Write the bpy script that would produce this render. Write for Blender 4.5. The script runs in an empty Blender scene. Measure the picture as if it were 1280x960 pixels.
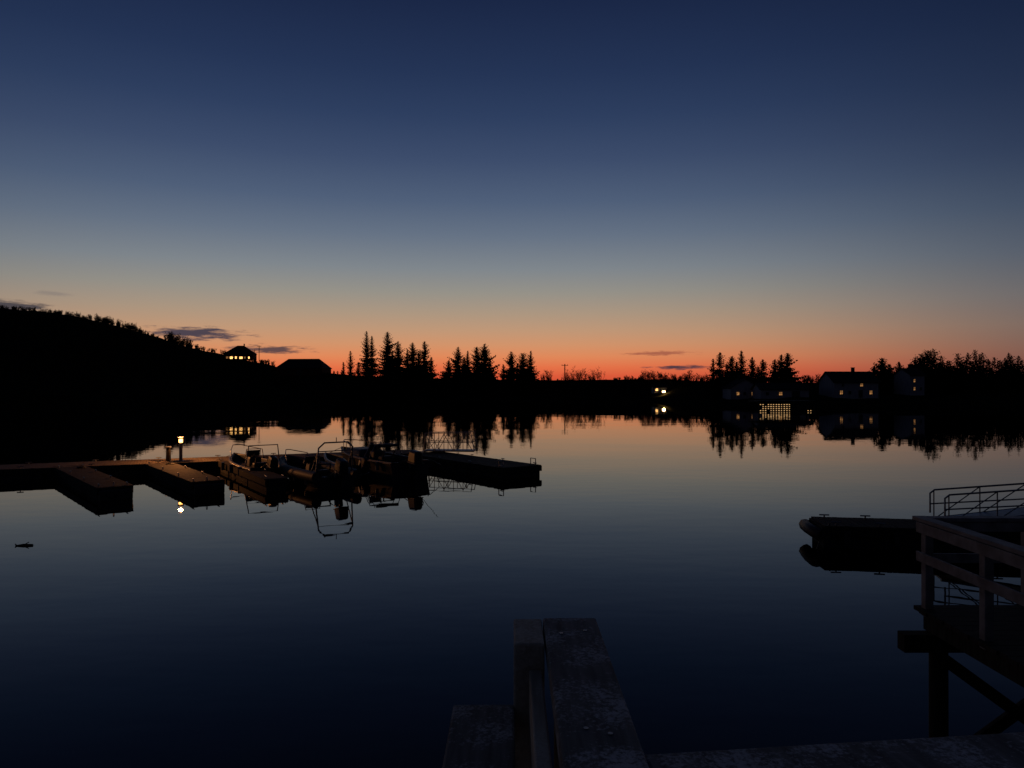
import bpy, bmesh, math, random
import numpy as np
from mathutils import Vector, noise as mnoise
random.seed(7)
sc = bpy.context.scene
CAMH = 4.5
F = 924.0            # focal length expressed against a 1280 wide frame (26 mm lens, 36 mm gate)
# ---------------------------------------------------------------- materials
def s2l(c):
    return tuple(((v/255)/12.92 if v/255 <= .04045 else (((v/255)+.055)/1.055)**2.4) for v in c)
def newmat(name):
    m = bpy.data.materials.new(name); m.use_nodes = True
    nt = m.node_tree; b = nt.nodes["Principled BSDF"]
    return m, nt, b
def mat_noise(name, c1, c2, scale=5, rough=.8, bump=.2, stretch=(1,1,1), metal=0, detail=3, dist=.01, spec=.3, matte=False):
    m, nt, b = newmat(name)
    tc = nt.nodes.new("ShaderNodeTexCoord"); mp = nt.nodes.new("ShaderNodeMapping")
    mp.inputs['Scale'].default_value = stretch
    n = nt.nodes.new("ShaderNodeTexNoise"); n.inputs['Scale'].default_value = scale; n.inputs['Detail'].default_value = detail
    r = nt.nodes.new("ShaderNodeValToRGB")
    r.color_ramp.elements[0].position = .35; r.color_ramp.elements[1].position = .65
    r.color_ramp.elements[0].color = (*c1, 1); r.color_ramp.elements[1].color = (*c2, 1)
    L = nt.links
    L.new(tc.outputs['Object'], mp.inputs['Vector']); L.new(mp.outputs[0], n.inputs['Vector'])
    L.new(n.outputs['Fac'], r.inputs[0])
    if matte:
        n.inputs['Detail'].default_value = 1
        nt.nodes.remove(b); df = nt.nodes.new("ShaderNodeBsdfDiffuse"); L.new(r.outputs[0], df.inputs[0])
        L.new(df.outputs[0], nt.nodes['Material Output'].inputs[0]); return m
    L.new(r.outputs[0], b.inputs['Base Color'])
    if bump > 0:
        bp = nt.nodes.new("ShaderNodeBump"); bp.inputs['Strength'].default_value = bump; bp.inputs['Distance'].default_value = dist
        L.new(n.outputs['Fac'], bp.inputs['Height']); L.new(bp.outputs[0], b.inputs['Normal'])
    b.inputs['Roughness'].default_value = rough; b.inputs['Metallic'].default_value = metal
    b.inputs['Specular IOR Level'].default_value = spec
    return m
def mat_emit(name, col, strength, lo=.1, hi=1.5):
    m, nt, b = newmat(name)
    b.inputs['Base Color'].default_value = (.1, .08, .06, 1)
    tc = nt.nodes.new("ShaderNodeTexCoord"); n = nt.nodes.new("ShaderNodeTexNoise"); n.inputs['Scale'].default_value = 1.7
    mr = nt.nodes.new("ShaderNodeMapRange"); mr.inputs[1].default_value = .3; mr.inputs[2].default_value = .7
    mr.inputs[3].default_value = strength*lo; mr.inputs[4].default_value = strength*hi
    nt.links.new(tc.outputs['Object'], n.inputs['Vector']); nt.links.new(n.outputs['Fac'], mr.inputs[0])
    nt.links.new(mr.outputs[0], b.inputs['Emission Strength'])
    b.inputs['Emission Color'].default_value = (*col, 1)
    m.cycles.emission_sampling = 'NONE'
    return m
M_ground = mat_noise("heath_ground", (.008,.009,.006), (.02,.02,.012), .3, matte=True)
M_fol = mat_noise("spruce_needles", (.008,.012,.008), (.022,.03,.016), 1.5, matte=True)
M_bark = mat_noise("bark", (.03,.025,.02), (.06,.05,.04), 4, .9, .3, spec=.1)
M_twig = mat_noise("birch_twigs", (.02,.015,.012), (.04,.03,.024), 2, matte=True)
M_deck = mat_noise("weathered_deck", (.07,.055,.042), (.16,.13,.10), 3, .85, .4, (1,14,1), spec=.1)
M_deckd = mat_noise("dark_deck", (.028,.024,.02), (.06,.05,.042), 3, .85, .4, (1,14,1), spec=.1)  # same plank grain as the walkway deck, in a darker tone
M_dockside = mat_noise("dock_timber_dark", (.015,.013,.012), (.03,.027,.024), 4, .8, .4, (1,1,6), spec=.1)
M_conc = mat_noise("pontoon_concrete", (.02,.02,.02), (.04,.04,.04), 3, .85, .3, spec=.1)
M_paint = mat_noise("worn_white_paint", (.14,.13,.125), (.27,.255,.24), 6, .6, .25, (1,1,1))
M_pile = mat_noise("pile_timber", (.025,.022,.018), (.05,.045,.035), 5, .9, .5, (4,4,.6), spec=.1)
M_metal = mat_noise("galvanised_steel", (.18,.19,.2), (.3,.31,.32), 9, .45, .05, metal=.9)
M_hullw = mat_noise("gelcoat", (.06,.06,.065), (.11,.11,.11), 3, .4, .02)
M_hulld = mat_noise("dark_hull", (.01,.012,.018), (.02,.024,.03), 3, .5, .02)
M_rubber = mat_noise("hypalon_tube", (.012,.012,.014), (.028,.028,.03), 7, .6, .05)
M_engine = mat_noise("outboard_cowl", (.008,.008,.009), (.02,.02,.022), 5, .4, .02)
M_glass = mat_noise("tinted_screen", (.02,.025,.03), (.03,.035,.04), 2, .12, 0)
M_canvas = mat_noise("boat_canvas", (.02,.024,.035), (.04,.046,.06), 5, .9, .3)
M_wallw = mat_noise("aged_white_cladding", (.2,.2,.22), (.36,.36,.38), 2, .8, .3, (7,7,.3), spec=.1)
M_wallr = mat_noise("dark_red_cladding", (.04,.014,.01), (.07,.02,.014), 2, .85, .3, (7,7,.3), spec=.1)
M_roof = mat_noise("slate_roof", (.012,.012,.013), (.025,.025,.03), 6, .85, .4, (1,5,1), spec=.1)
M_win = mat_noise("dark_window", (.02,.02,.025), (.03,.03,.035), 2, .15, 0)
M_lit = mat_emit("lit_window_bright", (1,.5,.15), 3.4)
M_litdim = mat_emit("lit_window_dim", (1,.46,.15), .35)
M_litq = mat_emit("lit_quay_pane", (1,.58,.24), .75, .7, 1.3)
M_lamp = mat_emit("lamp_glass", (1,.42,.09), 10, .8, 1.2)
M_lampw = mat_emit("street_lamp_glass", (1,.6,.22), 14, .8, 1.2)

def mat_handrail(name, a, b2, fleck):
    m, nt, b = newmat(name); L = nt.links
    tc = nt.nodes.new("ShaderNodeTexCoord")
    mp = nt.nodes.new("ShaderNodeMapping"); mp.inputs['Scale'].default_value = (22, 2, 22)
    n1 = nt.nodes.new("ShaderNodeTexNoise"); n1.inputs['Scale'].default_value = 3; n1.inputs['Detail'].default_value = 8
    n2 = nt.nodes.new("ShaderNodeTexNoise"); n2.inputs['Scale'].default_value = 95; n2.inputs['Detail'].default_value = 5; n2.inputs['Roughness'].default_value = .75
    n3 = nt.nodes.new("ShaderNodeTexNoise"); n3.inputs['Scale'].default_value = 7; n3.inputs['Detail'].default_value = 3
    r1 = nt.nodes.new("ShaderNodeValToRGB"); r1.color_ramp.elements[0].color = (*a,1); r1.color_ramp.elements[1].color = (*b2,1)
    r1.color_ramp.elements[0].position = .3; r1.color_ramp.elements[1].position = .7
    ad = nt.nodes.new("ShaderNodeMath"); ad.operation = 'MULTIPLY'
    r2 = nt.nodes.new("ShaderNodeValToRGB"); r2.color_ramp.elements[0].position = .25; r2.color_ramp.elements[1].position = .34
    mx = nt.nodes.new("ShaderNodeMixRGB"); mx.inputs[2].default_value = (*fleck,1)
    bp = nt.nodes.new("ShaderNodeBump"); bp.inputs['Strength'].default_value = .9; bp.inputs['Distance'].default_value = .002
    L.new(tc.outputs['Object'], mp.inputs[0]); L.new(mp.outputs[0], n1.inputs['Vector'])
    L.new(tc.outputs['Object'], n2.inputs['Vector']); L.new(tc.outputs['Object'], n3.inputs['Vector'])
    L.new(n1.outputs['Fac'], r1.inputs[0]); L.new(n2.outputs['Fac'], ad.inputs[0]); L.new(n3.outputs['Fac'], ad.inputs[1])
    L.new(ad.outputs[0], r2.inputs[0]); L.new(r2.outputs[0], mx.inputs[0]); L.new(r1.outputs[0], mx.inputs[1])
    L.new(mx.outputs[0], b.inputs['Base Color']); L.new(n2.outputs['Fac'], bp.inputs['Height']); L.new(bp.outputs[0], b.inputs['Normal'])
    b.inputs['Roughness'].default_value = .85; b.inputs['Specular IOR Level'].default_value = .2
    return m
M_rail = mat_handrail("weathered_handrail", (.11,.11,.105), (.24,.24,.225), (.55,.55,.54))
M_railp = mat_handrail("pale_timber", (.36,.30,.22), (.56,.49,.38), (.6,.55,.45))  # paler, warmer timber tone for uprights and side boards

# ---------------------------------------------------------------- mesh helpers
def link(o, parent=None):
    sc.collection.objects.link(o)
    if parent: o.parent = parent
    return o
def empty(name, loc=(0,0,0), rz=0):
    e = bpy.data.objects.new(name, None); e.location = loc; e.rotation_euler = (0,0,rz); e.empty_display_size = .2
    return link(e)
def mesh(name, v, f, mat, parent=None, loc=(0,0,0), rz=0, smooth=False):
    me = bpy.data.meshes.new(name); me.from_pydata([tuple(p) for p in v], [], f); me.update()
    if mat: me.materials.append(mat)
    if smooth:
        for p in me.polygons: p.use_smooth = True
    o = bpy.data.objects.new(name, me); o.location = loc; o.rotation_euler = (0,0,rz)
    return link(o, parent)
def box(name, size, loc, mat, parent=None, rot=(0,0,0), bevel=.01, taper=1.0):
    bm = bmesh.new(); bmesh.ops.create_cube(bm, size=1)
    for v in bm.verts:
        k = taper if v.co.z > 0 else 1
        v.co = Vector((v.co.x*size[0]*k, v.co.y*size[1]*k, v.co.z*size[2]))
    if bevel > 0:
        bmesh.ops.bevel(bm, geom=bm.edges[:], offset=min(bevel, min(size)*.3), segments=2, affect='EDGES', profile=.5)
    me = bpy.data.meshes.new(name); bm.to_mesh(me); bm.free(); me.materials.append(mat)
    o = bpy.data.objects.new(name, me); o.location = loc; o.rotation_euler = rot
    return link(o, parent)
def tube(name, pts, r, mat, parent=None, cyc=False, smooth=False):
    cu = bpy.data.curves.new(name, 'CURVE'); cu.dimensions = '3D'; cu.bevel_depth = r; cu.bevel_resolution = 2; cu.use_fill_caps = True
    if smooth:
        sp = cu.splines.new('NURBS'); sp.points.add(len(pts)-1)
        for p, q in zip(sp.points, pts): p.co = (*q, 1)
        sp.order_u = 3; sp.use_endpoint_u = not cyc; sp.resolution_u = 6
    else:
        sp = cu.splines.new('POLY'); sp.points.add(len(pts)-1)
        for p, q in zip(sp.points, pts): p.co = (*q, 1)
    sp.use_cyclic_u = cyc
    cu.materials.append(mat)
    o = bpy.data.objects.new(name, cu)
    return link(o, parent)
def beam(name, a, b, w, h, mat, parent=None, bevel=.006):
    a = Vector(a); b = Vector(b); d = b-a
    q = d.to_track_quat('X', 'Z')
    o = box(name, (d.length, w, h), (a+b)/2, mat, parent, bevel=bevel)
    o.rotation_euler = q.to_euler()
    return o

# ---------------------------------------------------------------- terrain
PX = np.array([-200,0,50,100,150,200,230,260,300,350,420,450,520,600,700,800,850,900,1000,1100,1280,1500], float)
SKY = np.array([380,388,391,399,410,424,434,440,449,460,467,471,473,474,474,474,475,478,479,480,478,478], float)
DR = np.array([650,650,650,640,620,600,560,520,450,400,340,310,290,285,280,275,255,235,225,220,215,210], float)
DS = np.array([310,310,310,305,300,300,300,300,295,285,270,262,255,252,250,240,205,172,140,150,152,150], float)
TH = np.degrees(np.arctan((PX-640)/F)); CT = np.cos(np.radians(TH))
HR = CAMH + (483-SKY)/F*DR
th_t = np.concatenate([[-180,-120,-90,-65], TH, [62,78,95,120,180]])
ds_t = np.concatenate([[7,12,90,330], DS/CT, [150,70,20,10,7]])
dr_t = np.concatenate([[120,140,300,650], DR/CT, [230,160,120,110,120]])
hr_t = np.concatenate([[6,10,30,60], HR, [8,8,7,6,6]])
def height(x, y):
    r = math.hypot(x, y); t = math.degrees(math.atan2(x, y))
    ds = np.interp(t, th_t, ds_t); dr = np.interp(t, th_t, dr_t); H = np.interp(t, th_t, hr_t)
    ds += 5*mnoise.noise((x*.02, y*.02, 3.1))*min(1, ds/60)
    if r < ds: return -3*min(1, (ds-r)/10.0)
    z = 1.2*min(1, (r-ds)/5.0)
    k = min(1, max(0, (r-ds-5)/(dr-ds-5))); k = k*k*(3-2*k)
    z += (H-1.2)*k
    if r < 3000: z += .9*k*mnoise.noise((x*.03, y*.03, 0)) + .3*min(1,(r-ds)/5.0)*mnoise.noise((x*.25, y*.25, 0))
    if r > dr: z -= min(.5*H, (r-dr)*.004)
    return z
angs = list(np.arange(-60, 60, .35)) + list(np.arange(60, 300, 4.0))
fr = [.02,.2,.5,.8,.9,.95,.98,.99]
V = []; nr = 0
for a in angs:
    aw = a if a <= 180 else a-360
    ds = np.interp(aw, th_t, ds_t); dr = np.interp(aw, th_t, dr_t)
    rs = [ds*f for f in fr] + [ds+k for k in (0,1.5,3,5,7)] + list(np.linspace(ds+9, dr, 26)) + [dr+6,dr+20,dr+50,dr+120,dr+300,dr+800,dr+2500,dr+6000]
    nr = len(rs); ar = math.radians(aw)
    for r in rs:
        x = r*math.sin(ar); y = r*math.cos(ar); V.append((x, y, height(x, y)))
na = len(angs); Fc = []
for i in range(na):
    j = (i+1) % na
    for k in range(nr-1):
        Fc.append((i*nr+k, j*nr+k, j*nr+k+1, i*nr+k+1))
Fc.append([i*nr for i in range(na)][::-1])
mesh("ground_terrain", V, Fc, M_ground, smooth=True)

# ---------------------------------------------------------------- water
m, nt, b = newmat("harbour_water"); L = nt.links
b.inputs['Base Color'].default_value = (.0006,.0009,.0016,1); b.inputs['IOR'].default_value = 1.235
b.inputs['Roughness'].default_value = .01
tc = nt.nodes.new("ShaderNodeTexCoord")
mpa = nt.nodes.new("ShaderNodeMapping"); mpa.inputs['Scale'].default_value = (.5,1.0,1)
na1 = nt.nodes.new("ShaderNodeTexNoise"); na1.inputs['Scale'].default_value = 1.1; na1.inputs['Detail'].default_value = 2
na2 = nt.nodes.new("ShaderNodeTexNoise"); na2.inputs['Scale'].default_value = .1; na2.inputs['Detail'].default_value = 1
mu = nt.nodes.new("ShaderNodeMath"); mu.operation = 'MULTIPLY_ADD'; mu.inputs[1].default_value = 9.0
b1 = nt.nodes.new("ShaderNodeBump"); b1.inputs['Distance'].default_value = .0026; b1.inputs['Strength'].default_value = 1
L.new(tc.outputs['Object'], mpa.inputs[0]); L.new(mpa.outputs[0], na1.inputs['Vector'])
L.new(mpa.outputs[0], na2.inputs['Vector'])
L.new(na2.outputs['Fac'], mu.inputs[0]); L.new(na1.outputs['Fac'], mu.inputs[2])
L.new(mu.outputs[0], b1.inputs['Height']); L.new(b1.outputs[0], b.inputs['Normal'])
wv = [(0,0,0)]; wf = []
n = 96
for R in (60, 400, 900):
    for i in range(n): wv.append((R*math.sin(2*math.pi*i/n), R*math.cos(2*math.pi*i/n), 0))
for i in range(n):
    j = (i+1) % n
    wf.append((0, 1+j, 1+i))
    for k in range(2): wf.append((1+k*n+i, 1+k*n+j, 1+(k+1)*n+j, 1+(k+1)*n+i))
wo = mesh("harbour_water", wv, wf, m)
bm = bmesh.new(); bm.from_mesh(wo.data); bmesh.ops.recalc_face_normals(bm, faces=bm.faces)
if sum(f.normal.z for f in bm.faces) < 0: bmesh.ops.reverse_faces(bm, faces=bm.faces)
bm.to_mesh(wo.data); bm.free()

# ---------------------------------------------------------------- trees
def spruce_geo(V, Fc, ox, oy, oz, H, R, rnd, dens=1.0, taper=.8):
    n = 6; base = len(V)
    lean = (rnd.uniform(-.02,.02)*H, rnd.uniform(-.02,.02)*H)
    for k in range(5):
        t = k/4; r = .012*H*(1-t)+.04
        for i in range(n):
            a = 2*math.pi*i/n; V.append((ox+lean[0]*t+r*math.cos(a), oy+lean[1]*t+r*math.sin(a), oz+H*t*.99))
    for k in range(4):
        for i in range(n):
            j = (i+1) % n; Fc.append((base+k*n+i, base+k*n+j, base+(k+1)*n+j, base+(k+1)*n+i))
    nbr = int((H*7+60)*dens)
    asym = rnd.uniform(0,6.3)
    lump = [rnd.uniform(.66,1.2) for _ in range(12)]
    for l in range(nbr):
        t = .03+.955*(l/(nbr-1))**.95; t = min(t, .985)
        prof = (1-t)**taper*(.82+.18*min(1, t*7))
        a = l*2.39996+rnd.uniform(-.5,.5)
        lf = lump[int((t*5.3+a*.9)) % 12]
        Lb = max(.22, R*prof*lf*rnd.uniform(.72,1.15)*(1+.12*math.cos(a-asym)))
        if rnd.random() < .08: Lb *= 1.25
        rise = rnd.uniform(.1,.55) if t > .65 else rnd.uniform(-.3,.2)
        cx = ox+lean[0]*t; cy = oy+lean[1]*t; cz = oz+H*t
        ca, sa = math.cos(a), math.sin(a)
        seg = max(2, int(Lb*1.2*dens)+2)
        wdt = .22*Lb+.16
        for s in range(seg):
            u = (s+.7)/seg
            px_ = cx+ca*Lb*u; py_ = cy+sa*Lb*u; pz_ = cz+Lb*u*rise - .25*Lb*u*(1-u) + (.12*Lb*u*u)
            for side in (-1, 1):
                wl = wdt*(1.15-u*.75)*rnd.uniform(.7,1.3)
                ex = px_ + ca*wl*.6 - sa*side*wl; ey = py_ + sa*wl*.6 + ca*side*wl; ez = pz_ - rnd.uniform(-.15,.6)*wl
                th = .2*Lb/seg+.08
                q = len(V)
                V.extend([(px_-ca*th, py_-sa*th, pz_+.12), (px_+ca*th, py_+sa*th, pz_-.1), (ex, ey, ez)])
                Fc.append((q, q+1, q+2))
            q = len(V); hl = wdt*rnd.uniform(.8,1.5)*(1.15-.75*u)
            V.extend([(px_-ca*.6*hl, py_-sa*.6*hl, pz_+.15*hl), (px_+ca*.5*hl, py_+sa*.5*hl, pz_+.05*hl), (px_+ca*.0*hl, py_+sa*.0*hl, pz_-hl*.8)])
            Fc.append((q, q+1, q+2))
def spruce(px, top, width, d, name="spruce_tree"):
    x = (px-640)/F*d; z = height(x, d) - .3
    H = CAMH + (483-top)/F*d - z; R = width*.84/F*d
    rnd = random.Random(int(px*13+top))
    V=[];Fc=[]
    spruce_geo(V, Fc, 0,0,0, H, R, rnd, taper=rnd.uniform(.6,.85))
    mesh(name, V, Fc, M_fol, loc=(x, d, z))
for px, top, w, d in [(430,452,13,262),(438,438,17,262),(448,452,16,266),(458,413,24,260),(465,419,22,264),(484,414,26,261),(490,440,20,268),(498,426,26,263),(509,436,20,265),(517,428,27,262),(524,438,20,268),(531,426,24,263),(539,446,16,268),
      (561,450,20,268),(572,433,26,262),(580,446,20,266),(585,438,20,264),(597,433,26,262),(605,429,30,262),(612,448,16,266),
      (629,455,14,262),(639,439,25,262),(647,454,14,265),(653,441,25,262),(663,438,24,264),
      (891,448,16,186),(900,440,24,186),(909,455,16,188),(914,445,24,190),(921,452,18,190),(928,438,22,192),(941,446,24,190),(948,458,18,190),(953,449,20,190),(968,449,24,184),(976,443,27,183),(985,441,30,182),
      (1092,458,26,186),(1103,447,34,182),(1112,455,26,188),(1124,452,24,190),(1138,456,24,190),(1147,456,26,194)]:
    spruce(px, top, w, d)
V=[];Fc=[]; rnd = random.Random(5)
px = 1140
while px < 1470:
    d = rnd.uniform(180,206); x = (px-640)/F*d; z = height(x,d)
    top = 446 + 7*mnoise.noise((px*.035, 0, 0)) + rnd.choice([-6,-3,0,2,4,7,10]) - (4 if 1155 < px < 1185 else 0)
    spruce_geo(V, Fc, x, d, z-.2, CAMH+(483-top)/F*d-z, rnd.uniform(2.3,4.8), rnd, .66, taper=rnd.uniform(.45,.85))
    px += rnd.choice([1.5,2.5,4,6])
mesh("distant_spruce_forest", V, Fc, M_fol)

# bare birch scrub
def twig(V, Fc, p, q, w):
    p = Vector(p); q = Vector(q); d = (q-p)
    s = d.cross(Vector((0,1,.01))); s = s.normalized()*w if s.length > 1e-5 else Vector((w,0,0))
    k = len(V); V.extend([tuple(p-s), tuple(p+s), tuple(q)]); Fc.append((k, k+1, k+2))
    k = len(V); s = Vector((0,w,0)); V.extend([tuple(p-s), tuple(p+s), tuple(q)]); Fc.append((k, k+1, k+2))
def bush(V, Fc, x, y, z, H, rnd, W=1.0, w=.06):
    for s in range(rnd.randint(4,6)):
        a = rnd.uniform(0,6.28); ln = H*rnd.uniform(.65,1.0); sp = rnd.uniform(.1,.5)*W
        b0 = Vector((x+rnd.uniform(-.15,.15)*H, y+rnd.uniform(-.1,.1)*H, z-.2))
        tip = b0+Vector((math.cos(a)*sp*ln, math.sin(a)*sp*ln, ln))
        twig(V, Fc, b0, tip, w)
        for k in range(8):
            u = rnd.uniform(.25,.95); m0 = b0.lerp(tip, u); a2 = rnd.uniform(0,6.28); l2 = ln*.33*(1.1-u*.6)
            t2 = m0+Vector((math.cos(a2)*l2*.8, math.sin(a2)*l2*.8, l2*rnd.uniform(.4,1)))
            twig(V, Fc, m0, t2, w*.65)
            for q in range(3):
                m1 = m0.lerp(t2, rnd.uniform(.3,1)); t3 = m1+Vector((rnd.uniform(-1,1), rnd.uniform(-1,1), rnd.uniform(0,1)))*l2*.5
                twig(V, Fc, m1, t3, w*.6)
def scrub(name, lst, seed):
    V=[];Fc=[]; rnd = random.Random(seed)
    for (p0,p1,hpx,cnt,doff,w) in lst:
        for i in range(cnt):
            px = rnd.uniform(p0,p1); d = np.interp(px, PX, DR)+doff+rnd.uniform(-12,8)
            x = (px-640)/F*d; z = height(x,d)
            bush(V, Fc, x, d, z, hpx/F*d*rnd.uniform(.45,1.2), rnd, 1.0, w)
    mesh(name, V, Fc, M_twig)
scrub("hill_birch_scrub", [(-60,115,7,150,0,.2),(118,176,10,75,0,.18),(176,260,6,60,0,.18),(206,238,13,34,0,.18),(255,345,6,55,-5,.14)], 3)
scrub("shoreline_birch_scrub", [(415,900,5,220,-8,.1),(678,692,15,10,-8,.06),(702,752,16,40,-8,.06),(752,800,6,24,-8,.07),(800,868,14,55,-10,.07),(868,1040,12,90,-10,.08),(1040,1150,14,70,-10,.08),(470,560,14,46,-8,.08),(560,670,9,40,-8,.08)], 4)

# ---------------------------------------------------------------- houses
def house(name, px, d, w, dep, hw, hr, rz, wall, wins, chimney=True, base=0, hip=0.0):
    x = (px-640)/F*d; z = height(x, d)-.3+base
    e = empty(name, (x,d,z), rz)
    W2, D2 = w/2, dep/2
    if hip > 0:
        v = [(-W2,-D2,0),(W2,-D2,0),(W2,D2,0),(-W2,D2,0),(-W2,-D2,hw),(W2,-D2,hw),(W2,D2,hw),(-W2,D2,hw)]
        f = [(0,1,5,4),(1,2,6,5),(2,3,7,6),(3,0,4,7),(3,2,1,0)]
    else:
        v = [(-W2,-D2,0),(W2,-D2,0),(W2,D2,0),(-W2,D2,0),(-W2,-D2,hw),(W2,-D2,hw),(W2,D2,hw),(-W2,D2,hw),(-W2,0,hw+hr),(W2,0,hw+hr)]
        f = [(0,1,5,4),(1,2,6,9,5),(2,3,7,6),(3,0,4,8,7),(3,2,1,0)]
    mesh("walls", v, f, wall, e)
    o = .4; th = .14; k = hr/D2
    if hip > 0:
        a = [(-W2-o,-D2-o,hw),(W2+o,-D2-o,hw),(W2+o,D2+o,hw),(-W2-o,D2+o,hw)]
        rv = a+[(p[0],p[1],p[2]+th) for p in a]+[(-W2+hip,0,hw+hr),(W2-hip,0,hw+hr)]
        rf = [(3,2,1,0),(0,1,5,4),(1,2,6,5),(2,3,7,6),(3,0,4,7),(4,5,9,8),(6,7,8,9),(5,6,9),(7,4,8)]
    else:
        rv = []
        for sgn in (-1,1):
            rv += [(-W2-o, sgn*(D2+o), hw-o*k+.02),(W2+o, sgn*(D2+o), hw-o*k+.02),(W2+o,0,hw+hr+.02),(-W2-o,0,hw+hr+.02)]
            rv += [(p[0],p[1],p[2]+th) for p in rv[-4:]]
        rf = []
        for b0 in (0,8):
            rf += [(b0,b0+1,b0+2,b0+3),(b0+4,b0+7,b0+6,b0+5),(b0,b0+4,b0+5,b0+1),(b0+1,b0+5,b0+6,b0+2),(b0+3,b0+2,b0+6,b0+7),(b0,b0+3,b0+7,b0+4)]
    mesh("roof", rv, rf, M_roof, e)
    if chimney:
        box("chimney", (.6,.6,1.3), (w*.12,.25,hw+hr+.35), M_conc, e)
        box("chimney_cap", (.72,.72,.1), (w*.12,.25,hw+hr+1.06), M_roof, e)
    for i,(wx,wz,ww,wh,mt) in enumerate(wins):
        box(f"window_frame_{i}", (ww+.2,.1,wh+.2), (wx,-D2-.05,wz), wall, e)
        box(f"window_pane_{i}", (ww,.04,wh), (wx,-D2-.115,wz), mt, e, bevel=0)
        box(f"window_mullion_{i}", (.07,.04,wh), (wx,-D2-.16,wz), M_roof, e, bevel=0)
        box(f"window_transom_{i}", (ww,.03,.06), (wx,-D2-.15,wz+wh*.15), M_roof, e, bevel=0)
    return e
h1 = house("hilltop_house", 301, 430, 16, 9, 3.4, 4.9, .12, M_wallr, [(-6.4,1.2,1.2,1.1,M_litdim),(-4.2,1.1,1.7,1.3,M_lit),(-1.6,1.2,1.0,1.2,M_lit),(1.2,1.1,1.8,1.2,M_lit),(3.4,1.2,.8,1.0,M_litdim),(5.6,1.2,.9,1.1,M_lit)], hip=6.2, base=.4)
box("veranda_deck", (13,2.4,.25), (-.5,-5.9,.2), M_deck, h1)
for i in range(6): box(f"veranda_post_{i}", (.14,.14,2.4), (-6.8+i*2.5,-6.9,1.4), M_wallr, h1)
for i in range(2): beam(f"veranda_rail_{i}", (-6.8,-6.92,.75+i*.45), (5.7,-6.92,.75+i*.45), .06,.1, M_wallr, h1)
box("veranda_roof", (13.6,2.9,.16), (-.5,-6.0,2.75), M_roof, h1, rot=(.08,0,0))
house("barn", 380, 345, 22, 12, 3.4, 4.6, -.1, M_wallr, [(-5,1.8,1,1,M_win),(0,1.4,2.6,2.6,M_win),(6,1.8,1,1,M_win)], chimney=False, hip=3.6)
hb = house("boathouse", 975, 172, 11, 6, 2.2, 1.3, 0, M_wallw, [(-4,1.2,.7,.7,M_win),(-1,1.2,.7,.7,M_litdim),(2.5,1.0,1.8,1.7,M_win)], chimney=False)
hg = house("white_harbour_house", 926, 180, 7, 7, 2.8, 2.0, math.pi/2, M_wallw, [], chimney=True)
for i,(yy,mt) in enumerate([(-1.8,M_litdim),(.2,M_win),(1.8,M_litdim)]):
    box(f"gable_window_{i}", (.06,.6,.7), (-3.56,yy,1.4), mt, hg)
house("waterside_house", 1060, 172, 10.5, 7, 3.9, 2.3, .08, M_wallw, [(-3.6,1.5,.6,.8,M_litdim),(-1.6,1.5,.6,.8,M_win),(1.0,1.2,.9,1.7,M_win),(3.4,1.5,.6,.8,M_litdim),(-3.2,3.2,.5,.6,M_win),(1.2,3.2,.6,.6,M_litdim)])
house("narrow_white_house", 1136, 178, 4.2, 5, 4.9, 1.5, .3, M_wallw, [(-1.0,1.6,.4,.7,M_litdim),(.9,1.6,.5,.7,M_win),(-1.0,3.5,.4,.7,M_litdim)])

# lit quay on piles below the boathouse
x0 = (948-640)/F*131; qe = empty("lit_boat_quay", (x0,131,0))
box("quay_deck", (10.4,5,.22), (4.9,2.3,1.85), M_dockside, qe)
for i in range(8):
    box(f"quay_pile_{i}", (.22,.22,4.4), (.1+i*1.4,0,-.4), M_pile, qe)
rq = random.Random(2)
for i in range(20):
    for k in range(4):
        if rq.random() < .22 or (i > 11 and k != 0): continue
        box(f"quay_light_{i}_{k}", (.15+rq.random()*.12,.05,.11), (.42+i*.47, .25, .2+k*.36), M_litq, qe, bevel=0)
for k in range(4): beam(f"quay_rail_{k}", (0,.12,.38+k*.36), (9.8,.12,.38+k*.36), .06,.07, M_pile, qe)

def street_lamp(px, d, ztop, name="street_lamp", e_w=60):
    x = (px-640)/F*d; z = height(x,d); hgt = ztop-z; e = empty(name, (x,d,z))
    tube("pole", [(0,0,-.5),(0,0,hgt-.4),(-.1,-.1,hgt),(-.6,-.4,hgt+.1)], .07, M_metal, e)
    box("head", (1.0,.5,.14), (-.7,-.45,hgt+.2), M_metal, e)
    box("lens", (.9,.5,.55), (-.7,-.45,hgt-.1), M_lampw, e, bevel=.1)
    l = bpy.data.lights.new("lamp_light", 'POINT'); l.energy = e_w; l.color = (1,.55,.2); l.shadow_soft_size = .2
    lo = bpy.data.objects.new("lamp_light", l); lo.location = (-.7,-.9,hgt-.2); link(lo, e)
house("added_glow_shed", 824, 240, 4.4, 3, 2.0, .9, 0, M_wallw, [(-1.1,1.2,.7,.7,M_lit)], chimney=False)  # added shed, its wall put behind the street lamp to catch the glow
street_lamp(832, 234, 2.95, e_w=320)
def pole(px, d, top):
    x = (px-640)/F*d; z = height(x,d); H = CAMH+(483-top)/F*d-z
    e = empty("power_pole", (x,d,z))
    tube("mast", [(0,0,-.5),(0,0,H)], .18, M_pile, e)
    box("crossarm", (2.4,.16,.18), (0,0,H-.5), M_pile, e)
    for s in (-1,0,1): tube(f"insulator_{s+1}", [(s*1.0,0,H-.4),(s*1.0,0,H-.1)], .07, M_conc, e)
pole(324,425,432); pole(318,431,437)
pole(706,268,455)

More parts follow.
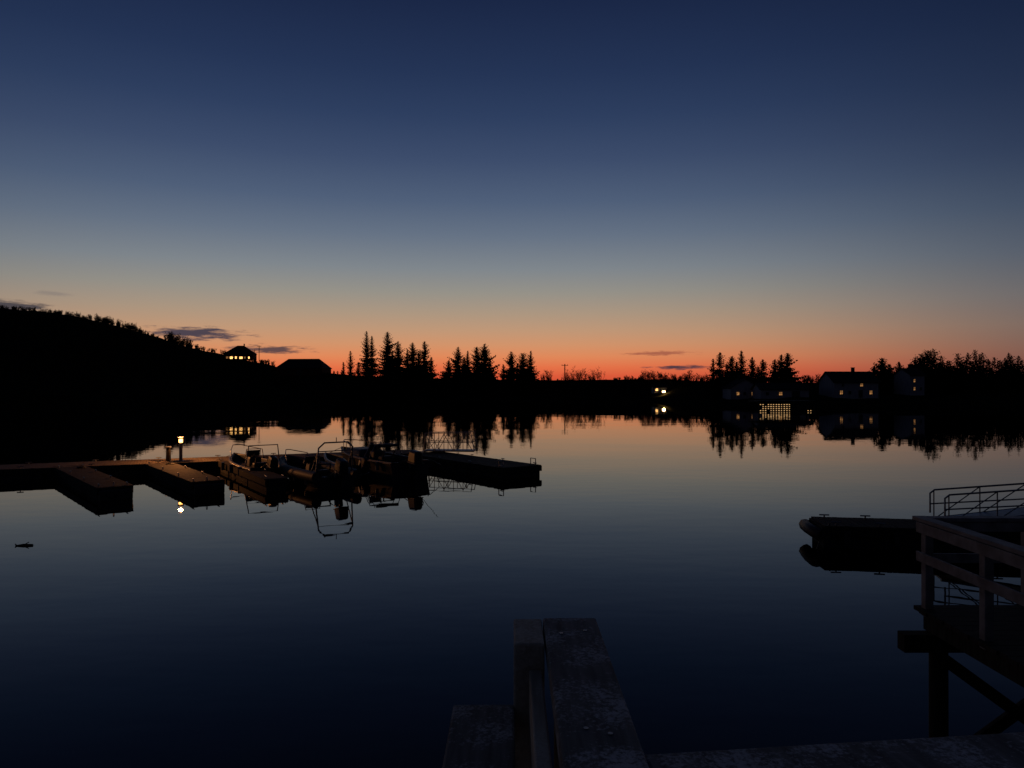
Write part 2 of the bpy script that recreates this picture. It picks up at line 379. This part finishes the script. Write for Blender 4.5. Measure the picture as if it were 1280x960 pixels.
# ---------------------------------------------------------------- marina pontoons
def pontoon(name, a, b, w, top=.5, mdeck=M_deckd, cleats=True):
    a = Vector((*a,0)); b = Vector((*b,0)); d = b-a; Ln = d.length; rz = math.atan2(d.y, d.x)
    e = empty(name, (a.x,a.y,0), rz)
    nfl = max(2, int(Ln/3.2))
    for i in range(nfl):
        box(f"float_{i}", (Ln/nfl-.12, w-.16, .72), ((i+.5)*Ln/nfl,0,top-.18-.36), M_conc, e, bevel=.04)
    for s in (-1,1): box(f"side_beam_{s+2}", (Ln,.12,.26), (Ln/2,s*(w/2-.06),top-.13), M_dockside, e, bevel=.015)
    box("end_beam_a", (.12,w-.26,.26), (.06,0,top-.13), M_dockside, e)
    box("end_beam_b", (.12,w-.26,.26), (Ln-.06,0,top-.13), M_dockside, e)
    bm = bmesh.new(); step = .148; n = int(Ln/step)
    for i in range(n):
        r = bmesh.ops.create_cube(bm, size=1); dz = random.uniform(-.003,.003)
        for v in r['verts']:
            v.co = Vector((v.co.x*.135+(i+.5)*step, v.co.y*(w+.02), v.co.z*.035+top+.019+dz))
    me = bpy.data.meshes.new("planks"); bm.to_mesh(me); bm.free(); me.materials.append(mdeck)
    link(bpy.data.objects.new("planks", me), e)
    if cleats:
        k = 0
        xs = np.arange(.8, Ln-.3, 3.0).tolist()+[Ln-.4]
        for xx in xs:
            for s in (-1,1):
                tube(f"cleat_{k}", [(xx-.14,s*(w/2-.14),top+.12),(xx+.14,s*(w/2-.14),top+.12)], .02, M_metal, e)
                tube(f"cleat_stem_{k}", [(xx,s*(w/2-.14),top+.03),(xx,s*(w/2-.14),top+.12)], .022, M_metal, e); k += 1
    return e
pontoon("floating_walkway", (-44,27.6), (-5.6,45.4), 2.6, mdeck=M_deck)
f1 = pontoon("mooring_finger", (-22.2,37.0), (-15.7,29.3), 1.3)
f2 = pontoon("mooring_finger", (-18.6,38.7), (-12.7,31.0), 1.3)
f3 = pontoon("mooring_finger", (-15.6,40.2), (-10.1,31.8), 1.0)
f4 = pontoon("floating_pontoon", (-5.4,44.6), (.55,36.6), 2.4, mdeck=M_dockside)
for s in (-1,1):
    tube(f"mooring_hoop_{s+2}", [(9.3,s*1.0,.5),(9.3,s*1.0,.85),(9.7,s*1.0,.85),(9.7,s*1.0,.5)], .025, M_metal, f4)
for fe, Ln in ((f1,10.07),(f2,9.7)):
    box("end_fender", (.2,1.2,.45), (Ln+.1,0,.2), M_rubber, fe, bevel=.06)
    tube("mooring_ring", [(Ln-.3+.09*math.cos(a),0,.6+.09*math.sin(a)) for a in np.linspace(0,6.28,10,endpoint=False)], .015, M_metal, fe, cyc=True)
    tube("coiled_rope", [((1.6+.2*math.cos(a)*(1-a/60)),.3+.2*math.sin(a)*(1-a/60),.56+a*.002) for a in np.linspace(0,25,60)], .018, M_rubber, fe)
le = empty("dock_lamp", (-17.55,39.2,.53))
tube("post", [(0,0,0),(0,0,.98)], .09, M_paint, le)
tube("base_plate", [(0,0,0),(0,0,.04)], .17, M_metal, le)
tube("lens", [(0,0,1.0),(0,0,1.18)], .1, M_lamp, le)
tube("cap", [(0,0,1.2),(0,0,1.28)], .16, M_metal, le)
l = bpy.data.lights.new("lamp_light", 'POINT'); l.energy = 520; l.color = (1,.36,.10); l.shadow_soft_size = .1
lo = bpy.data.objects.new("lamp_light", l); lo.location = (0,0,1.5); link(lo, le)
pe = empty("service_pedestal", (-18.3,39.4,.53)); box("body", (.22,.2,.7), (0,0,.35), M_dockside, pe, taper=.85, bevel=.03); box("cap", (.26,.24,.08), (0,0,.74), M_metal, pe, bevel=.02)

ge = empty("truss_gangway", (-5.3,44.2,.55), math.radians(-8))
for s in (0,1):
    y = s*1.1
    tube(f"top_rail_{s}", [(0,y,.1),(.1,y,1.15),(2.9,y,1.2),(3.1,y,.1)], .03, M_metal, ge)
    tube(f"mid_rail_{s}", [(.08,y,.62),(3.0,y,.62)], .022, M_metal, ge)
    tube(f"bottom_rail_{s}", [(0,y,.1),(3.1,y,.1)], .035, M_metal, ge)
    for i in range(5):
        xx = .1+i*.58
        tube(f"upright_{s}_{i}", [(xx,y,.1),(xx,y,1.15)], .02, M_metal, ge)
        tube(f"brace_{s}_{i}", [(xx,y,.1 if i%2 else 1.13),(xx+.58,y,1.13 if i%2 else .1)], .02, M_metal, ge)
box("tread", (3.0,1.0,.05), (1.55,.55,.12), M_metal, ge)

# ---------------------------------------------------------------- boats
def hull(e, Ln, B, fb, mat, matin):
    N = 18
    V=[];Fc=[]
    for i in range(N+1):
        t = i/N; hb = B/2*(1-max(0,(t-.35)/.65)**2.4)*(.92+.08*min(1,t*4)); hb = max(hb,.02)
        sheer = fb + .28*t*t; keel = -.32+ .62*max(0,(t-.6)/.4)**2.2; chine = -.05+.35*max(0,(t-.5)/.5)**1.8
        x = t*Ln + .25*max(0,(t-.8)/.2)
        pts = [(hb*.96-.10 if hb>.12 else 0,sheer-.42 if t<.93 else sheer-.05),(max(hb-.10,0),sheer-.02),(max(hb-.08,0),sheer+.02),(hb,sheer+.02),(hb*1.02,sheer-.05),(hb*.88,chine),(0,keel)]
        V += [(x,y,z) for (y,z) in pts] + [(x,-y,z) for (y,z) in reversed(pts[:-1])]
    n = 13
    for i in range(N):
        for k in range(n-1): Fc.append((i*n+k,(i+1)*n+k,(i+1)*n+k+1,i*n+k+1))
        Fc.append((i*n,i*n+n-1,(i+1)*n+n-1,(i+1)*n))
    Fc.append(tuple(range(2,n-2)))
    for s in (-1,1):
        pts=[]
        for i in range(N+1):
            t=i/N; hb = B/2*(1-max(0,(t-.35)/.65)**2.4)*(.92+.08*min(1,t*4)); pts.append((t*Ln+.25*max(0,(t-.8)/.2), s*(max(hb,.02)*1.02+.01), fb+.28*t*t-.04))
        tube(f"rubbing_strake_{s+2}", pts, .03, M_hullw, e)
    return mesh("hull", V, Fc, mat, e)
def outboard(e, y=0, k=1.0, tilt=.35, tag=""):
    g = bpy.data.objects.new("outboard_motor"+tag, None); g.location = (-.25,y,.55); g.rotation_euler = (0,-tilt,0); link(g, e)
    box("cowl", (.62*k,.4*k,.5*k), (-.12,0,.42*k), M_engine, g, bevel=.1, taper=.82)
    box("cowl_band", (.56*k,.42*k,.05), (-.12,0,.2*k), M_hullw, g, bevel=.02)
    box("leg", (.24*k,.14*k,.9*k), (-.08,0,-.3*k), M_engine, g, bevel=.04)
    box("cavitation_plate", (.5*k,.28*k,.03), (-.14,0,-.6*k), M_engine, g, bevel=.01)
    box("gearcase", (.5*k,.13*k,.14*k), (-.1,0,-.78*k), M_engine, g, bevel=.05)
    for i in range(3):
        a = i*2.094; box(f"prop_blade_{i}", (.03,.1,.2), (-.38*k,.1*math.sin(a),-.78*k+.1*math.cos(a)), M_engine, g, rot=(-a,.3,0), bevel=.008)
    box("bracket", (.16,.3,.3), (.16,0,0), M_metal, g, bevel=.02)
def boat_common(e, Ln, B, fb, screen_x=2.6):
    box("console", (.6,.7,.6), (screen_x,0,fb-.05), M_hulld, e, taper=.8, bevel=.08)
    box("windscreen", (.02,.66,.34), (screen_x+.18,0,fb+.4), M_glass, e, rot=(0,-.45,0))
    tube("windscreen_frame", [(screen_x+.28,-.38,fb+.22),(screen_x+.08,-.34,fb+.62),(screen_x+.08,.34,fb+.62),(screen_x+.28,.38,fb+.22)], .02, M_metal, e)
    box("helm_seat", (.45,.7,.45), (screen_x-.95,0,fb-.2), M_rubber, e, bevel=.08)
    tube("seat_back_rail", [(screen_x-1.18,-.3,fb),(screen_x-1.25,-.3,fb+.3),(screen_x-1.25,.3,fb+.3),(screen_x-1.18,.3,fb)], .04, M_rubber, e)
    th=[(screen_x-.42,.16*math.cos(a),fb+.32+.16*math.sin(a)) for a in np.linspace(0,6.28,12,endpoint=False)]
    tube("steering_wheel", th, .015, M_engine, e, cyc=True)
    box("fuel_tank", (.5,.32,.24), (.6,.35,fb-.28), M_rubber, e, bevel=.05)
    tube("fuel_hose", [(.4,.35,fb-.2),(.1,.25,fb+.02),(-.15,.1,fb+.1)], .018, M_engine, e, smooth=True)
    for i in range(3): tube(f"side_fender_{i}", [(1+i*1.4,B/2+.1,fb-.1),(1+i*1.4,B/2+.1,fb-.5)], .09, M_hullw, e)
    tube("bow_line", [(Ln,0,fb+.2),(Ln+.6,.3,fb-.05),(Ln+1.4,.6,.5)], .015, M_hullw, e, smooth=True)
    tube("stern_line", [(.3,-B/2,fb),(.2,-B/2-.4,fb-.25),(.5,-B/2-.9,.5)], .015, M_hullw, e, smooth=True)
dirA = math.atan2(.8,-.6)
bA = empty("rib_boat", (-7.7,32.6,.05), dirA)
hull(bA, 6.2, 1.8, .45, M_hulld, M_hulld)
bmrow = [(.0,-.95,.5),(1.5,-1.0,.5),(3.6,-1.0,.52),(5.0,-.8,.58),(6.0,-.35,.68),(6.4,0,.74),(6.0,.35,.68),(5.0,.8,.58),(3.6,1.0,.52),(1.5,1.0,.5),(0,.95,.5)]
tube("inflatable_collar", bmrow, .24, M_rubber, bA, smooth=True)
boat_common(bA, 6.2, 1.8, .6, 2.7)
outboard(bA, 0, 1.15, .25)
tube("radar_arch", [(.35,-.85,.6),(.15,-.8,1.75),(.1,-.55,1.98),(.1,.55,1.98),(.15,.8,1.75),(.35,.85,.6)], .035, M_metal, bA)
tube("arch_crossbar", [(.17,-.8,1.6),(.17,.8,1.6)], .022, M_metal, bA)
tube("arch_brace_1", [(.9,-.85,.65),(.17,-.8,1.6)], .025, M_metal, bA); tube("arch_brace_2", [(.9,.85,.65),(.17,.8,1.6)], .025, M_metal, bA)
tube("lamp_mast", [(.1,0,1.98),(.1,0,2.2)], .018, M_metal, bA)
tube("bow_rail", [(4.6,-.6,.8),(4.9,-.55,1.15),(6.1,-.1,1.25),(6.1,.1,1.25),(4.9,.55,1.15),(4.6,.6,.8)], .022, M_metal, bA)
bB = empty("motor_boat", (-4.9,35.8,.05), dirA+.05)
hull(bB, 7.0, 2.35, .8, M_hulld, M_hulld)
box("cuddy", (2.2,1.7,.36), (4.7,0,1.0), M_hulld, bB, taper=.72, bevel=.14)
boat_common(bB, 7, 2.35, .9, 3.3)
outboard(bB, 0, 1.25, .1)
tube("bow_rail", [(4.2,-.95,1.0),(4.5,-.9,1.4),(6.2,-.4,1.5),(6.9,0,1.5),(6.2,.4,1.5),(4.5,.9,1.4),(4.2,.95,1.0)], .022, M_metal, bB)
for i,(xx,yy) in enumerate([(5.4,-.65),(5.4,.65),(6.5,-.25),(6.5,.25)]): tube(f"stanchion_{i}", [(xx,yy,.95),(xx,yy,1.46)], .018, M_metal, bB)
tube("stern_rail", [(.9,-1.05,.85),(.5,-1.05,1.25),(-.0,-.7,1.25),(-.0,-.3,.85)], .02, M_metal, bB)
tube("fishing_rod", [(.6,-.9,.9),(-.3,-1.4,1.9)], .012, M_engine, bB)
for i,xx in enumerate((2.8,2.3)): tube(f"canopy_hoop_{i}", [(xx+.05,-.95,.9),(xx,-.66,1.5),(xx,.66,1.5),(xx+.05,.95,.9)], .02, M_metal, bB)
tube("rolled_canopy", [(2.2,-.62,1.45),(2.2,.62,1.45)], .07, M_canvas, bB)
bC = empty("rowing_skiff", (-7.6,37.2,.03), dirA-.03)
hull(bC, 4.6, 1.6, .5, M_hullw, M_hullw)
for i,xx in enumerate((1.0,2.3,3.4)): box(f"thwart_{i}", (.25,1.3-.25*(i==2),.04), (xx,0,.42), M_deck, bC)
outboard(bC, 0, .75, .6)
bD = empty("open_boat", (-11.6,35.4,.03), dirA)
hull(bD, 5.4, 2.0, .6, M_hulld, M_hulld)
boat_common(bD, 5.4, 2, .7, 2.3)
outboard(bD, 0, 1.0, .3)
tube("guard_rail", [(3.3,-.8,.75),(3.5,-.8,1.2),(5.2,-.2,1.35),(5.2,.2,1.35),(3.5,.8,1.2),(3.3,.8,.75)], .022, M_metal, bD)
tube("targa_bar", [(1.0,-.85,.6),(.9,-.7,1.6),(.9,.7,1.6),(1.0,.85,.6)], .03, M_metal, bD)

dv = empty("floating_driftwood", (-13.75,20.9,.0), .15)
tube("branch", [(-.25,0,.0),(-.05,.02,.03),(.2,0,.02)], .025, M_bark, dv); tube("twig_1", [(-.05,.02,.02),(.08,.05,.09)], .012, M_bark, dv); tube("twig_2", [(-.2,0,.01),(-.28,.04,.05)], .012, M_bark, dv)
mesh("seaweed", [(-.2,-.06,.012),(.16,-.08,.012),(.24,.02,.012),(.05,.1,.012),(-.22,.07,.012)], [(0,1,2,3,4)], M_bark, dv)

# ---------------------------------------------------------------- right-hand pontoon + gangway
rp = pontoon("floating_pontoon", (17,20.1), (8.75,21.35), 1.5, top=.58)
tube("end_fender", [(8.38,-.7,.35),(8.5,-.6,.4),(8.52,0,.4),(8.5,.6,.4),(8.38,.7,.35)], .17, M_rubber, rp)
for i in range(6): tube(f"side_fender_{i}", [(1.2+i*1.3,.82,.5),(1.2+i*1.3,.82,.12)], .1, M_rubber, rp)
tube("mooring_line", [(8.1,.6,.66),(8.45,.85,.3),(8.6,.9,-.3)], .02, M_engine, rp, smooth=True)
gg = empty("gangway", (11.75,20.3,.62), math.radians(-9))
for s in (0,1):
    y = -.3+s*1.0
    tube(f"handrail_{s}", [(0,y,.3),(0,y,.85),(.12,y,.95),(2.5,y,1.18),(8,y,2.3)], .026, M_metal, gg)
    tube(f"midrail_{s}", [(0,y,.55),(2.5,y,.75),(8,y,1.85)], .02, M_metal, gg)
    tube(f"stringer_{s}", [(-.1,y,.1),(8,y,1.3)], .05, M_metal, gg)
    for i in range(7):
        xx = .1+i*1.2; zz = .1+xx*.15; zt = .93+ xx*.1 if xx < 2.5 else 1.18+(xx-2.5)*.2
        tube(f"upright_{s}_{i}", [(xx,y,zz),(xx,y,zt)], .018, M_metal, gg)
        tube(f"brace_{s}_{i}", [(xx,y,zz),(xx+1.2,y,zt+.12)], .016, M_metal, gg)
box("tread", (8,.9,.05), (3.95,.2,.72), M_metal, gg, rot=(0,-.148,0))

# ---------------------------------------------------------------- right pier on piles
pr = empty("timber_pier", (0,0,0))
X0 = 4.68; Y1 = 8.4; DZ = 1.98
bm = bmesh.new()
yy = 2.0
while yy < Y1:
    r = bmesh.ops.create_cube(bm, size=1); j = random.uniform(-.015,.015)
    for v in r['verts']: v.co = Vector((v.co.x*5.2+X0+2.5+j, v.co.y*.135+yy+.07, v.co.z*.045+DZ+random.uniform(-.001,.001)))
    yy += .147
me = bpy.data.meshes.new("deck_planks"); bm.to_mesh(me); bm.free(); me.materials.append(M_deckd); link(bpy.data.objects.new("deck_planks", me), pr)
beam("edge_joist", (X0+.02,2,DZ-.13), (X0+.02,Y1,DZ-.13), .07,.2, M_pile, pr)
for i,y in enumerate((Y1-.1,5.6,3.0)):
    beam(f"cross_bearer_{i}", (X0-.32,y,DZ-.34), (X0+5,y,DZ-.34), .16,.2, M_pile, pr)
    for k in range(3):
        tube(f"pile_{i}_{k}", [(X0+.1+k*1.9,y,-3),(X0+.1+k*1.9,y,DZ-.24)], .1, M_pile, pr)
    beam(f"x_brace_a_{i}", (X0+.1,y-.12,DZ-.5), (X0+2.0,y-.12,.1), .06,.13, M_pile, pr)
    beam(f"x_brace_b_{i}", (X0+.1,y+.12,.1), (X0+2.0,y+.12,DZ-.5), .06,.13, M_pile, pr)
RZ = 2.99
beam("rail_cap_side", (X0,2.5,RZ), (X0,Y1+.12,RZ), .15,.045, M_paint, pr)
beam("rail_cap_far", (X0+.08,Y1+.04,RZ-.002), (X0+5,Y1+.04,RZ-.002), .15,.045, M_paint, pr)
beam("rail_side_upper", (X0-.055,2.5,RZ-.09), (X0-.055,Y1+.05,RZ-.09), .03,.12, M_paint, pr)
beam("rail_side_mid", (X0-.055,2.5,2.57), (X0-.055,Y1+.05,2.57), .03,.11, M_paint, pr)
beam("rail_far_upper", (X0+.06,Y1+.0,RZ-.085), (X0+5,Y1+.0,RZ-.085), .03,.11, M_paint, pr)
beam("rail_far_mid", (X0+.06,Y1+.0,2.55), (X0+5,Y1+.0,2.55), .03,.11, M_paint, pr)
for i,y in enumerate((Y1-.06,7.3,6.2,5.1,4.0,2.9)):
    box(f"rail_post_{i}", (.09,.1,1.03), (X0,y,DZ+.445), M_paint, pr)
for i in range(4): box(f"far_post_{i}", (.09,.075,.98), (X0+1.2+i*1.2,Y1+.06,DZ+.46), M_paint, pr)

# ---------------------------------------------------------------- near deck and railing under the camera
nd = empty("deck_railing", (0,0,0))
box("cap_board", (.138,1.35,.045), (.149,1.25,3.877), M_rail, nd, bevel=.006)
box("end_plank", (.072,.19,1.05), (.0405,1.829,3.372), M_railp, nd, bevel=.005)
box("cap_support_post", (.09,.09,.95), (.15,1.82,3.375), M_railp, nd)
box("lower_board", (.145,1.1,.04), (-.066,1.2,3.73), M_rail, nd, bevel=.006)
box("lower_board_post", (.09,.09,.8), (-.07,1.5,3.3), M_railp, nd)
box("side_board", (.03,1.15,.14), (.055,1.15,3.77), M_railp, nd, bevel=.004)
beam("front_cap", (.222,1.15,3.872), (2.6,1.43,3.872), .145,.045, M_rail, nd)
beam("front_rail", (.23,1.13,3.45), (2.6,1.41,3.45), .03,.12, M_railp, nd)
beam("left_front_cap", (-.145,1.06,3.75), (-2.4,1.0,3.75), .14,.045, M_rail, nd)
for i,(x,y) in enumerate([(1.2,1.26),(2.3,1.39),(-1.1,1.03),(-2.2,1.0)]): box(f"post_{i}", (.09,.09,1.0), (x,y,3.34), M_railp, nd)
for i,(x,y) in enumerate([(.12,1.8),(.18,1.82),(.13,1.3),(.17,1.28)]): tube(f"screw_{i}", [(x,y,3.898),(x,y,3.901)], .005, M_metal, nd)
ndk = empty("near_quay_deck", (0,0,0))
bm = bmesh.new(); xx = -5
while xx < 5:
    r = bmesh.ops.create_cube(bm, size=1)
    for v in r['verts']: v.co = Vector((v.co.x*.135+xx, v.co.y*11+(-4.0), v.co.z*.045+2.86))
    xx += .147
me = bpy.data.meshes.new("planks"); bm.to_mesh(me); bm.free(); me.materials.append(M_deckd); link(bpy.data.objects.new("planks", me), ndk)
for x in (-4.6,-1.5,1.5,4.6):
    for y in (1.2,-2.5): tube("pile", [(x,y,-3),(x,y,2.8)], .11, M_pile, ndk)
beam("bearer", (-5,1.2,2.73), (5,1.2,2.73), .15,.2, M_pile, ndk)

# ---------------------------------------------------------------- sky
w = bpy.data.worlds.new("World"); sc.world = w; w.use_nodes = True
w.cycles.sampling_method = 'MANUAL'; w.cycles.sample_map_resolution = 256
nt = w.node_tree; nt.nodes.clear(); L = nt.links; N = nt.nodes.new
out = N("ShaderNodeOutputWorld"); bg = N("ShaderNodeBackground"); L.new(bg.outputs[0], out.inputs[0])
tc = N("ShaderNodeTexCoord"); nrm = N("ShaderNodeVectorMath"); nrm.operation = 'NORMALIZE'; L.new(tc.outputs['Generated'], nrm.inputs[0])
sep = N("ShaderNodeSeparateXYZ"); L.new(nrm.outputs[0], sep.inputs[0])
def M(op, a, b=None, c=None, clamp=False):
    n = N("ShaderNodeMath"); n.operation = op; n.use_clamp = clamp
    for i, v in enumerate((a,b,c)):
        if v is None: continue
        if isinstance(v, (int,float)): n.inputs[i].default_value = v
        else: L.new(v, n.inputs[i])
    return n.outputs[0]
X, Y, Z = sep.outputs
el = M('MULTIPLY', M('ARCSINE', Z), 180/math.pi)
az = M('MULTIPLY', M('ARCTAN2', X, Y), 180/math.pi)
t = M('SQRT', M('DIVIDE', M('MAXIMUM', el, 0.0), 90.0))
def ramp(stops):
    r = N("ShaderNodeValToRGB"); cr = r.color_ramp
    stops = [(math.sqrt(max(e,0)/90), s2l(c)) for e, c in stops]
    cr.elements[0].position = stops[0][0]; cr.elements[0].color = (*stops[0][1],1)
    cr.elements[1].position = stops[-1][0]; cr.elements[1].color = (*stops[-1][1],1)
    for p, c in stops[1:-1]:
        e = cr.elements.new(p); e.color = (*c,1)
    L.new(t, r.inputs[0]); return r.outputs[0]
sunr = ramp([(0,(190,62,42)),(.8,(222,90,58)),(1.5,(229,114,72)),(2.3,(224,136,90)),(3.2,(210,147,106)),(4.3,(192,151,119)),(5.6,(172,150,128)),(7.2,(149,145,136)),(9,(127,134,140)),(11.5,(101,114,132)),(14,(79,95,121)),(17,(60,76,107)),(20,(45,62,95)),(23,(35,51,84)),(27.6,(25,38,69)),(40,(15,24,47)),(90,(9,15,31))])
offr = ramp([(0,(88,54,54)),(1.2,(110,74,67)),(2.5,(118,90,82)),(4,(117,101,95)),(6,(103,101,104)),(8.5,(82,90,104)),(11.5,(62,75,96)),(15,(44,57,83)),(19,(31,44,71)),(24,(21,33,60)),(28,(16,26,50)),(40,(11,18,38)),(90,(8,13,28))])
rearr = ramp([(0,(24,25,34)),(6,(34,36,48)),(15,(32,35,50)),(40,(15,20,36)),(90,(8,13,28))])
saz = math.radians(-9)
hl = M('SQRT', M('ADD', M('MULTIPLY', X, X), M('MULTIPLY', Y, Y)))
dt = M('DIVIDE', M('ADD', M('MULTIPLY', X, math.sin(saz)), M('MULTIPLY', Y, math.cos(saz))), M('MAXIMUM', hl, .001))
def mr(v, a, b_, c=0., d=1., smooth=True):
    n = N("ShaderNodeMapRange"); n.interpolation_type = 'SMOOTHSTEP' if smooth else 'LINEAR'; L.new(v, n.inputs[0])
    for i, q in enumerate((a,b_,c,d)): n.inputs[i+1].default_value = q
    return n.outputs[0]
def mix(f, a, b_):
    n = N("ShaderNodeMixRGB"); L.new(f, n.inputs[0])
    for i, q in ((1,a),(2,b_)):
        if isinstance(q, tuple): n.inputs[i].default_value = (*q,1)
        else: L.new(q, n.inputs[i])
    return n.outputs[0]
c = mix(mr(dt, .66, 1.0), offr, sunr)
c = mix(mr(dt, -.35, .62), rearr, c)
vm = N("ShaderNodeCombineXYZ"); L.new(M('MULTIPLY', az, .35), vm.inputs[0]); L.new(M('MULTIPLY', el, 2.2), vm.inputs[1])
nz = N("ShaderNodeTexNoise"); nz.inputs['Scale'].default_value = 1.6; nz.inputs['Detail'].default_value = 4; nz.inputs['Roughness'].default_value = .65; L.new(vm.outputs[0], nz.inputs['Vector'])
nzz = M('MULTIPLY', M('SUBTRACT', nz.outputs['Fac'], .5), 2.6)
for (a0, e0, hw, hh, col, amt) in [(-23.2,3.75,4.2,.56,(58,56,74),.95),(-18.2,2.7,3.4,.38,(62,56,68),.9),(12.9,1.45,2.6,.22,(62,52,66),.95),(11.4,2.5,3.4,.18,(150,80,66),.75),(-34.4,5.15,2.8,.42,(52,54,66),.9),(-31.8,6.1,1.2,.22,(100,98,104),.3)]:
    dx = M('DIVIDE', M('SUBTRACT', az, a0), hw); dy = M('DIVIDE', M('SUBTRACT', el, e0), hh)
    r = M('SQRT', M('ADD', M('MULTIPLY', dx, dx), M('MULTIPLY', dy, dy)))
    v = M('ADD', M('SUBTRACT', 1.0, r), nzz)
    c = mix(mr(v, 0., .7, 0., amt), c, s2l(col))
sky = N("ShaderNodeTexSky"); sky.sky_type = 'NISHITA'; sky.sun_disc = False
sky.sun_elevation = math.radians(-4); sky.sun_rotation = saz
add = N("ShaderNodeMixRGB"); add.blend_type = 'ADD'; add.inputs[0].default_value = .02
L.new(c, add.inputs[1]); L.new(sky.outputs[0], add.inputs[2])
L.new(add.outputs[0], bg.inputs[0]); bg.inputs[1].default_value = 1.0

# ---------------------------------------------------------------- camera
cam = bpy.data.cameras.new("camera"); co = bpy.data.objects.new("camera", cam); link(co)
cam.sensor_width = 36; cam.lens = 26; cam.clip_start = .05; cam.clip_end = 20000
co.location = (0,0,CAMH); co.rotation_euler = (math.radians(90+.186),0,0)
sc.camera = co
sc.view_settings.view_transform = 'Standard'; sc.view_settings.look = 'None'; sc.view_settings.exposure = 0
